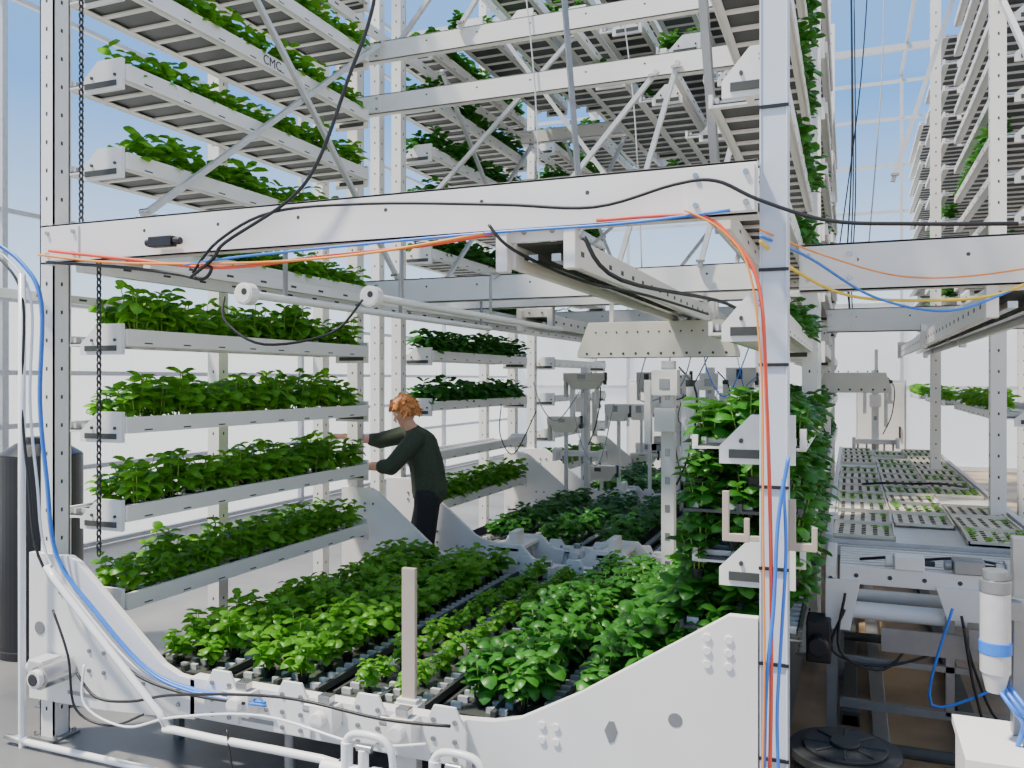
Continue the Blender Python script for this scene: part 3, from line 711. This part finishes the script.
add('drive_unit',m.mesh('du',[BLACK]),tm,bevel=.008)
for k,(x,z,c) in enumerate(((.28,1.0,WHITE),(.78,.98,WHITE2),(.55,.97,GREY))):
    a=add('rail_drive',None,label='small boxed rail drive mounted on the conveyor edge',cat='drive unit',group='rail drives',loc=(x,4.78,.93))
    add('housing',MB().box(-.07,.07,-.05,.06,0,.07).cyl((-.11,0,.035),(-.07,0,.035),.025).mesh('hsg',[c]),a,bevel=.006)
    add('connector',MB().cyl((.07,0,.035),(.12,0,.035),.014).mesh('cn',[BLACK]),a)
for k in range(7):
    x=rs.uniform(-.1,.9); y=rs.uniform(4.55,4.7)
    cable([(x,y,rs.uniform(.6,.85)),(x+rs.uniform(-.1,.1),y,rs.uniform(.3,.5)),(x+rs.uniform(.1,.3),y+.05,rs.uniform(.2,.5)),(x+rs.uniform(.2,.5),y+.1,rs.uniform(.4,.7))],.007,BLACK if k%3 else BLUE,'cable drooping under the tray conveyor')
cable([(.05,4.9,.94),(.2,4.85,.97),(.35,5.0,.94),(.55,4.9,.98),(.8,4.95,.94)],.008,BLACK,'black cable lying over the conveyor')
cable([(.1,8,.99),(.3,7.9,1.02),(.5,8.1,1.0),(.7,7.9,1.03),(.9,8,1.0)],.01,BLACK,'black cable lying across the seedling bench')
bn2=add('side_table',None,label='grey table with pale seed trays beside the conveyor',cat='table',loc=(1.30,4.6,0))
add('table_top',MB().box(-.35,.5,-.7,.9,.96,1.0).box(-.35,-.32,-.7,.9,1.0,1.05).box(-.35,.5,-.7,-.66,.85,1.03).mesh('ttp',[WHITE]),bn2,bevel=.004)
m=MB()
for x in(-.3,.45):
    for y in(-.55,.65): m.box(x-.025,x+.025,y-.025,y+.025,0,.96)
m.box(-.32,-.28,-.55,.65,.5,.56).box(-.3,.45,-.56,-.52,.5,.56).box(-.3,.45,.63,.67,.5,.56)
add('leg_frame',m.mesh('lf2',[WHITE2]),bn2)
for k in range(2):
  for i in range(2):
    s=add('seedling_tray',TT,None,(1.16+i*.38,4.3+k*.54,1.001),label='shallow cream tray on the side table',cat='seedling tray',group='seedling trays on the side table')
    add('seedlings',SD[1],s,kind='stuff')
cs=add('dosing_unit',None,label='white dosing stand with grey canister and blue band',cat='dosing unit',loc=(.44,3.0,0))
add('cabinet',MB().box(-.11,.3,-.15,.2,0,.74).box(-.12,.31,-.16,.21,.74,.77).box(-.08,.25,-.153,-.15,.1,.7,0).mesh('cab',[WHITE]),cs,bevel=.01)
add('mast',MB().box(.04,.09,.08,.13,.77,1.4).box(-.05,.09,.02,.08,1.15,1.21).mesh('ms',[GREY]),cs,bevel=.004)
m=MB().cyl((-.02,0,.99),(-.02,0,1.24),.043,n=28).cyl((-.02,0,1.24),(-.02,0,1.28),.045,n=28,mi=1).cyl((-.02,0,1.28),(-.02,0,1.31),.036,n=28,mi=1).cyl((-.02,0,1.05),(-.02,0,1.09),.046,n=28,mi=2).cyl((-.02,0,.93),(-.02,0,.99),.026,.039,n=28)
add('canister',m.mesh('can',[WHITE2,GREY,BLUE]),cs,bevel=.003)
m=MB()
for k in range(3): m.tube([(-.02+k*.02,-.0,.95),(.02+k*.02,-.06,.9),(.05+k*.02,-.03,.85),(.04+k*.02,.0,.77)],.007)
add('hose',m.mesh('hs2',[BLUE],True),cs)
for k,(x,y0,y1) in enumerate(((.15,4.2,9),(.6,4.4,10),(-.0,5,11))):
    add('floor_duct',MB().box(x-.04,x+.04,y0,y1,.0,.06).box(x-.05,x+.05,y0,y0+.06,0,.08).mesh('fd',[DGREY if k else GREY]),label='low cable duct lying on the floor',cat='cable duct',group='floor ducts',bevel=.004)
for k,y in enumerate((4.5,6.4,7.4)):
    add('floor_pipe',MB().cyl((-.1,y,.1),(1.6,y,.1),.03,n=14).cyl((-.1,y,.1),(-.1,y,.0),.035,n=14).cyl((1.5,y,.1),(1.5,y,.0),.035,n=14).mesh('fp2',[DGREY]),label='dark metal pipe crossing the floor under the bench',cat='pipe',group='floor pipes')
for k,(x,y) in enumerate(((-3.4,15.5),(-1.6,15.8),(.5,16.2))):
    cb=add('control_cabinet',None,label='white control cabinet against the far wall',cat='cabinet',group='control cabinets',loc=(x,y,0))
    add('cabinet_body',MB().box(-.4,.4,-.2,.2,0,1.9).mesh('cbb',[WHITE2]),cb,bevel=.01)
    add('door',MB().box(-.37,.37,-.22,-.2,.08,1.85).mesh('cbd2',[WHITE]),cb,bevel=.005)
    add('handle',MB().box(.28,.31,-.25,-.22,.9,1.1).mesh('cbh',[DARK]),cb)
# ------------------------------------------------------------------ person
F=Vector((-.928,-.371,0)); Lf=Vector((.371,-.928,0)); UZ=Vector((0,0,1))
O=Vector((-3.36,6.60,0))+F*.06
per=add('person',None,label='person in dark olive sweater and black trousers reaching into basil',cat='person',loc=O)
def Q(a,b_,z): return F*a+Lf*b_+UZ*z
def blob(name,mb,vox,it,mt):
    o=add(name,mb.mesh(name,[mt],True),per)
    r_=o.modifiers.new('r','REMESH'); r_.mode='VOXEL'; r_.voxel_size=vox; r_.use_smooth_shade=True
    s_=o.modifiers.new('s','SMOOTH'); s_.factor=.5; s_.iterations=it
    return o
R3=Matrix((F,Lf,UZ)).transposed()
Rh=R3@Matrix.Rotation(.6,3,'Z')@Matrix.Rotation(.45,3,'Y')
hc=Q(.21,.03,1.63)
J=dict(pel=Q(0,0,.95),sp=Q(.02,0,1.12),ch=Q(.07,0,1.31),nk=Q(.125,0,1.45),
 hl=Q(0,.09,.9),hr=Q(0,-.09,.9),kl=Q(.03,.12,.49),kr=Q(.10,-.1,.49),al=Q(-.05,.13,.09),ar=Q(.06,-.11,.09),
 sl=Q(.09,.19,1.40),sr=Q(.16,-.17,1.43),el=Q(.29,.27,1.17),er=Q(.45,-.17,1.36),wl=Q(.58,.19,1.17),wr=Q(.75,-.08,1.40))
m=MB()
m.cap(J['pel'],J['sp'],.115,.11); m.cap(J['sp'],J['ch'],.11,.12); m.cap(J['ch'],J['nk'],.11,.06)
m.cap(J['nk'],hc-UZ*.05,.056,.052)
m.sph(hc,.098,0,20,14,(1.0,.79,1.18),Rh)
def H_(a,b_,z): return hc+Rh@Vector((a,b_,z))
m.sph(H_(.035,0,-.065),.06,0,14,10,(.95,.8,.75),Rh)
m.cap(H_(.092,0,.0),H_(.115,0,-.03),.009,.013); m.sph(H_(.083,0,-.07),.02,0,10,8,(.6,1.3,.5),Rh); m.sph(H_(.07,0,-.1),.024)
for s_ in(-1,1):
    m.sph(H_(-.005,s_*.08,-.01),.026,0,10,8,(.7,.3,1.1),Rh); m.sph(H_(.084,s_*.032,.03),.016,0,8,6,(.6,1.3,.5),Rh)
for h,k,a_ in(('hl','kl','al'),('hr','kr','ar')):
    m.cap(J[h],J[k],.085,.055); m.cap(J[k],J[a_],.055,.038); m.cap(J[a_]-UZ*.04,J[a_]+F*.14-UZ*.055,.035,.028)
for s_,e,w_ in(('sl','el','wl'),('sr','er','wr')):
    m.cap(J['ch']+UZ*.08,J[s_],.07,.055); m.cap(J[s_],J[e],.052,.045); m.cap(J[e],J[w_],.047,.031)
    d_=(J[w_]-J[e]).normalized(); d_=(d_+F*.5).normalized(); pc=J[w_]+d_*.055
    sd=d_.cross(UZ).normalized(); up=sd.cross(d_)
    m.cap(J[w_]+d_*.01,J[w_]+d_*.085,.026,.022); 
    for o_ in(-.027,0,.027): m.cap(J[w_]+d_*.03+sd*o_*.7,J[w_]+d_*.085+sd*o_,.016,.014)
    for k_,(o_,l_) in enumerate(((-.032,.028),(-.011,.034),(.011,.037),(.032,.032))):
        p0=J[w_]+d_*.088+sd*o_; p1=p0+d_*l_-up*.004; p2=p1+d_*.022-up*.018; p3=p2+d_*.010-up*.02
        m.cap(p0,p1,.0098,.009,8); m.cap(p1,p2,.009,.0085,8); m.cap(p2,p3,.0085,.0075,8)
    sg=1 if s_=='sl' else -1
    tp=J[w_]+d_*.03+ (-sd*sg)*.026
    t1=tp+d_*.035-sd*sg*.022-up*.012; t2=t1+d_*.028-up*.014
    m.cap(tp,t1,.0125,.0105,8); m.cap(t1,t2,.0105,.009,8)
blob('body',m,.0065,3,SKIN)
m=MB()
for sgn in(-1,1):
    m.cap(Q(-.01,sgn*.035,.94),Q(.01,sgn*.04,1.12),.155,.15)
    m.cap(Q(.01,sgn*.045,1.12),Q(.06,sgn*.07,1.32),.15,.142)
m.cap(J['ch']+UZ*.03,J['nk']-UZ*.015,.14,.078)
for s_,e,w_ in(('sl','el','wl'),('sr','er','wr')):
    m.cap(J['ch']+UZ*.075,J[s_],.095,.088); m.cap(J[s_],J[e],.088,.074)
    fr_=.25 if s_=='sl' else .2
    m.cap(J[e],J[e].lerp(J[w_],fr_),.074,.062)
blob('sweater',m,.011,4,GREEN)
m=MB(); m.cap(Q(0,.05,.95),Q(0,-.05,.95),.135,.135)
for h,k,a_ in(('hl','kl','al'),('hr','kr','ar')): m.cap(J[h],J[k],.12,.095); m.cap(J[k],J[a_]+UZ*.03,.095,.075)
blob('trousers',m,.012,4,TROUS)
for a_ in('al','ar'):
    m=MB(); m.cap(J[a_]-UZ*.045-F*.03,J[a_]+F*.15-UZ*.052,.045,.038); m.cap(J[a_]-UZ*.045,J[a_]+UZ*.01,.045,.042); blob('shoe',m,.01,2,BLACK)
m=MB(); rn=random.Random(5)
m.sph(H_(-.02,0,.025),.108,0,20,14,(1.0,.88,1.08),Rh); 
for k in range(160):
    th=rn.uniform(0,6.28); ph=rn.uniform(0,2.1)
    dv=Vector((math.sin(ph)*math.cos(th),math.sin(ph)*math.sin(th),math.cos(ph)))
    v_=Vector((dv.x*.10-.02,dv.y*.09,dv.z*.112+.02))
    if v_.x>.04 and v_.z<.07: continue
    tip=v_+dv*rn.uniform(.015,.045)+Vector((rn.uniform(-.02,.03),rn.uniform(-.02,.02),rn.uniform(-.05,-.01)))
    m.cap(H_(*v_),H_(*tip),.018,.008,7)
for k in range(18):
    y_=rn.uniform(-.08,.08); m.cap(H_(.04,y_,.115),H_(.10,y_*1.05,.055+rn.uniform(-.02,.02)),.018,.006,7)
blob('hair',m,.006,2,HAIR)
for s_ in(-1,1): add('eye',MB().sph(H_(.089,s_*.031,.012),.010,0).sph(H_(.0965,s_*.031,.012),.0048,1,8,6).mesh('eye',[PVC,BLACK],True),per)
# ------------------------------------------------------------------ light & camera
wd=bpy.data.worlds.new('sky'); S.world=wd; wd.use_nodes=True; nt=wd.node_tree
bg=nt.nodes['Background']; tc=nt.nodes.new('ShaderNodeTexCoord'); sp=nt.nodes.new('ShaderNodeSeparateXYZ')
nt.links.new(tc.outputs['Generated'],sp.inputs[0])
cr=nt.nodes.new('ShaderNodeValToRGB'); e=cr.color_ramp.elements
e[0].position=0; e[0].color=(1,.96,.9,1); e[1].position=.85; e[1].color=(.28,.36,.52,1)
x=e.new(.1); x.color=(.60,.78,.98,1); x=e.new(.3); x.color=(.13,.38,.86,1)
nt.links.new(sp.outputs['Z'],cr.inputs[0]); nt.links.new(cr.outputs[0],bg.inputs[0]); bg.inputs[1].default_value=1.65
sl=bpy.data.lights.new('sun','SUN'); sl.energy=8.5; sl.angle=math.radians(4); sl.color=(1,.92,.79)
so=bpy.data.objects.new('sun',sl); COL.objects.link(so)
so.rotation_euler=Vector((.42,.30,-1)).to_track_quat('-Z','Y').to_euler()
cam=bpy.data.cameras.new('camera'); cam.lens=845/1024*36; cam.sensor_width=36; cam.shift_y=-4/1024
co=bpy.data.objects.new('camera',cam); COL.objects.link(co); co.location=(0,0,1.9); co.rotation_euler=(math.pi/2,0,math.radians(21.8))
S.camera=co
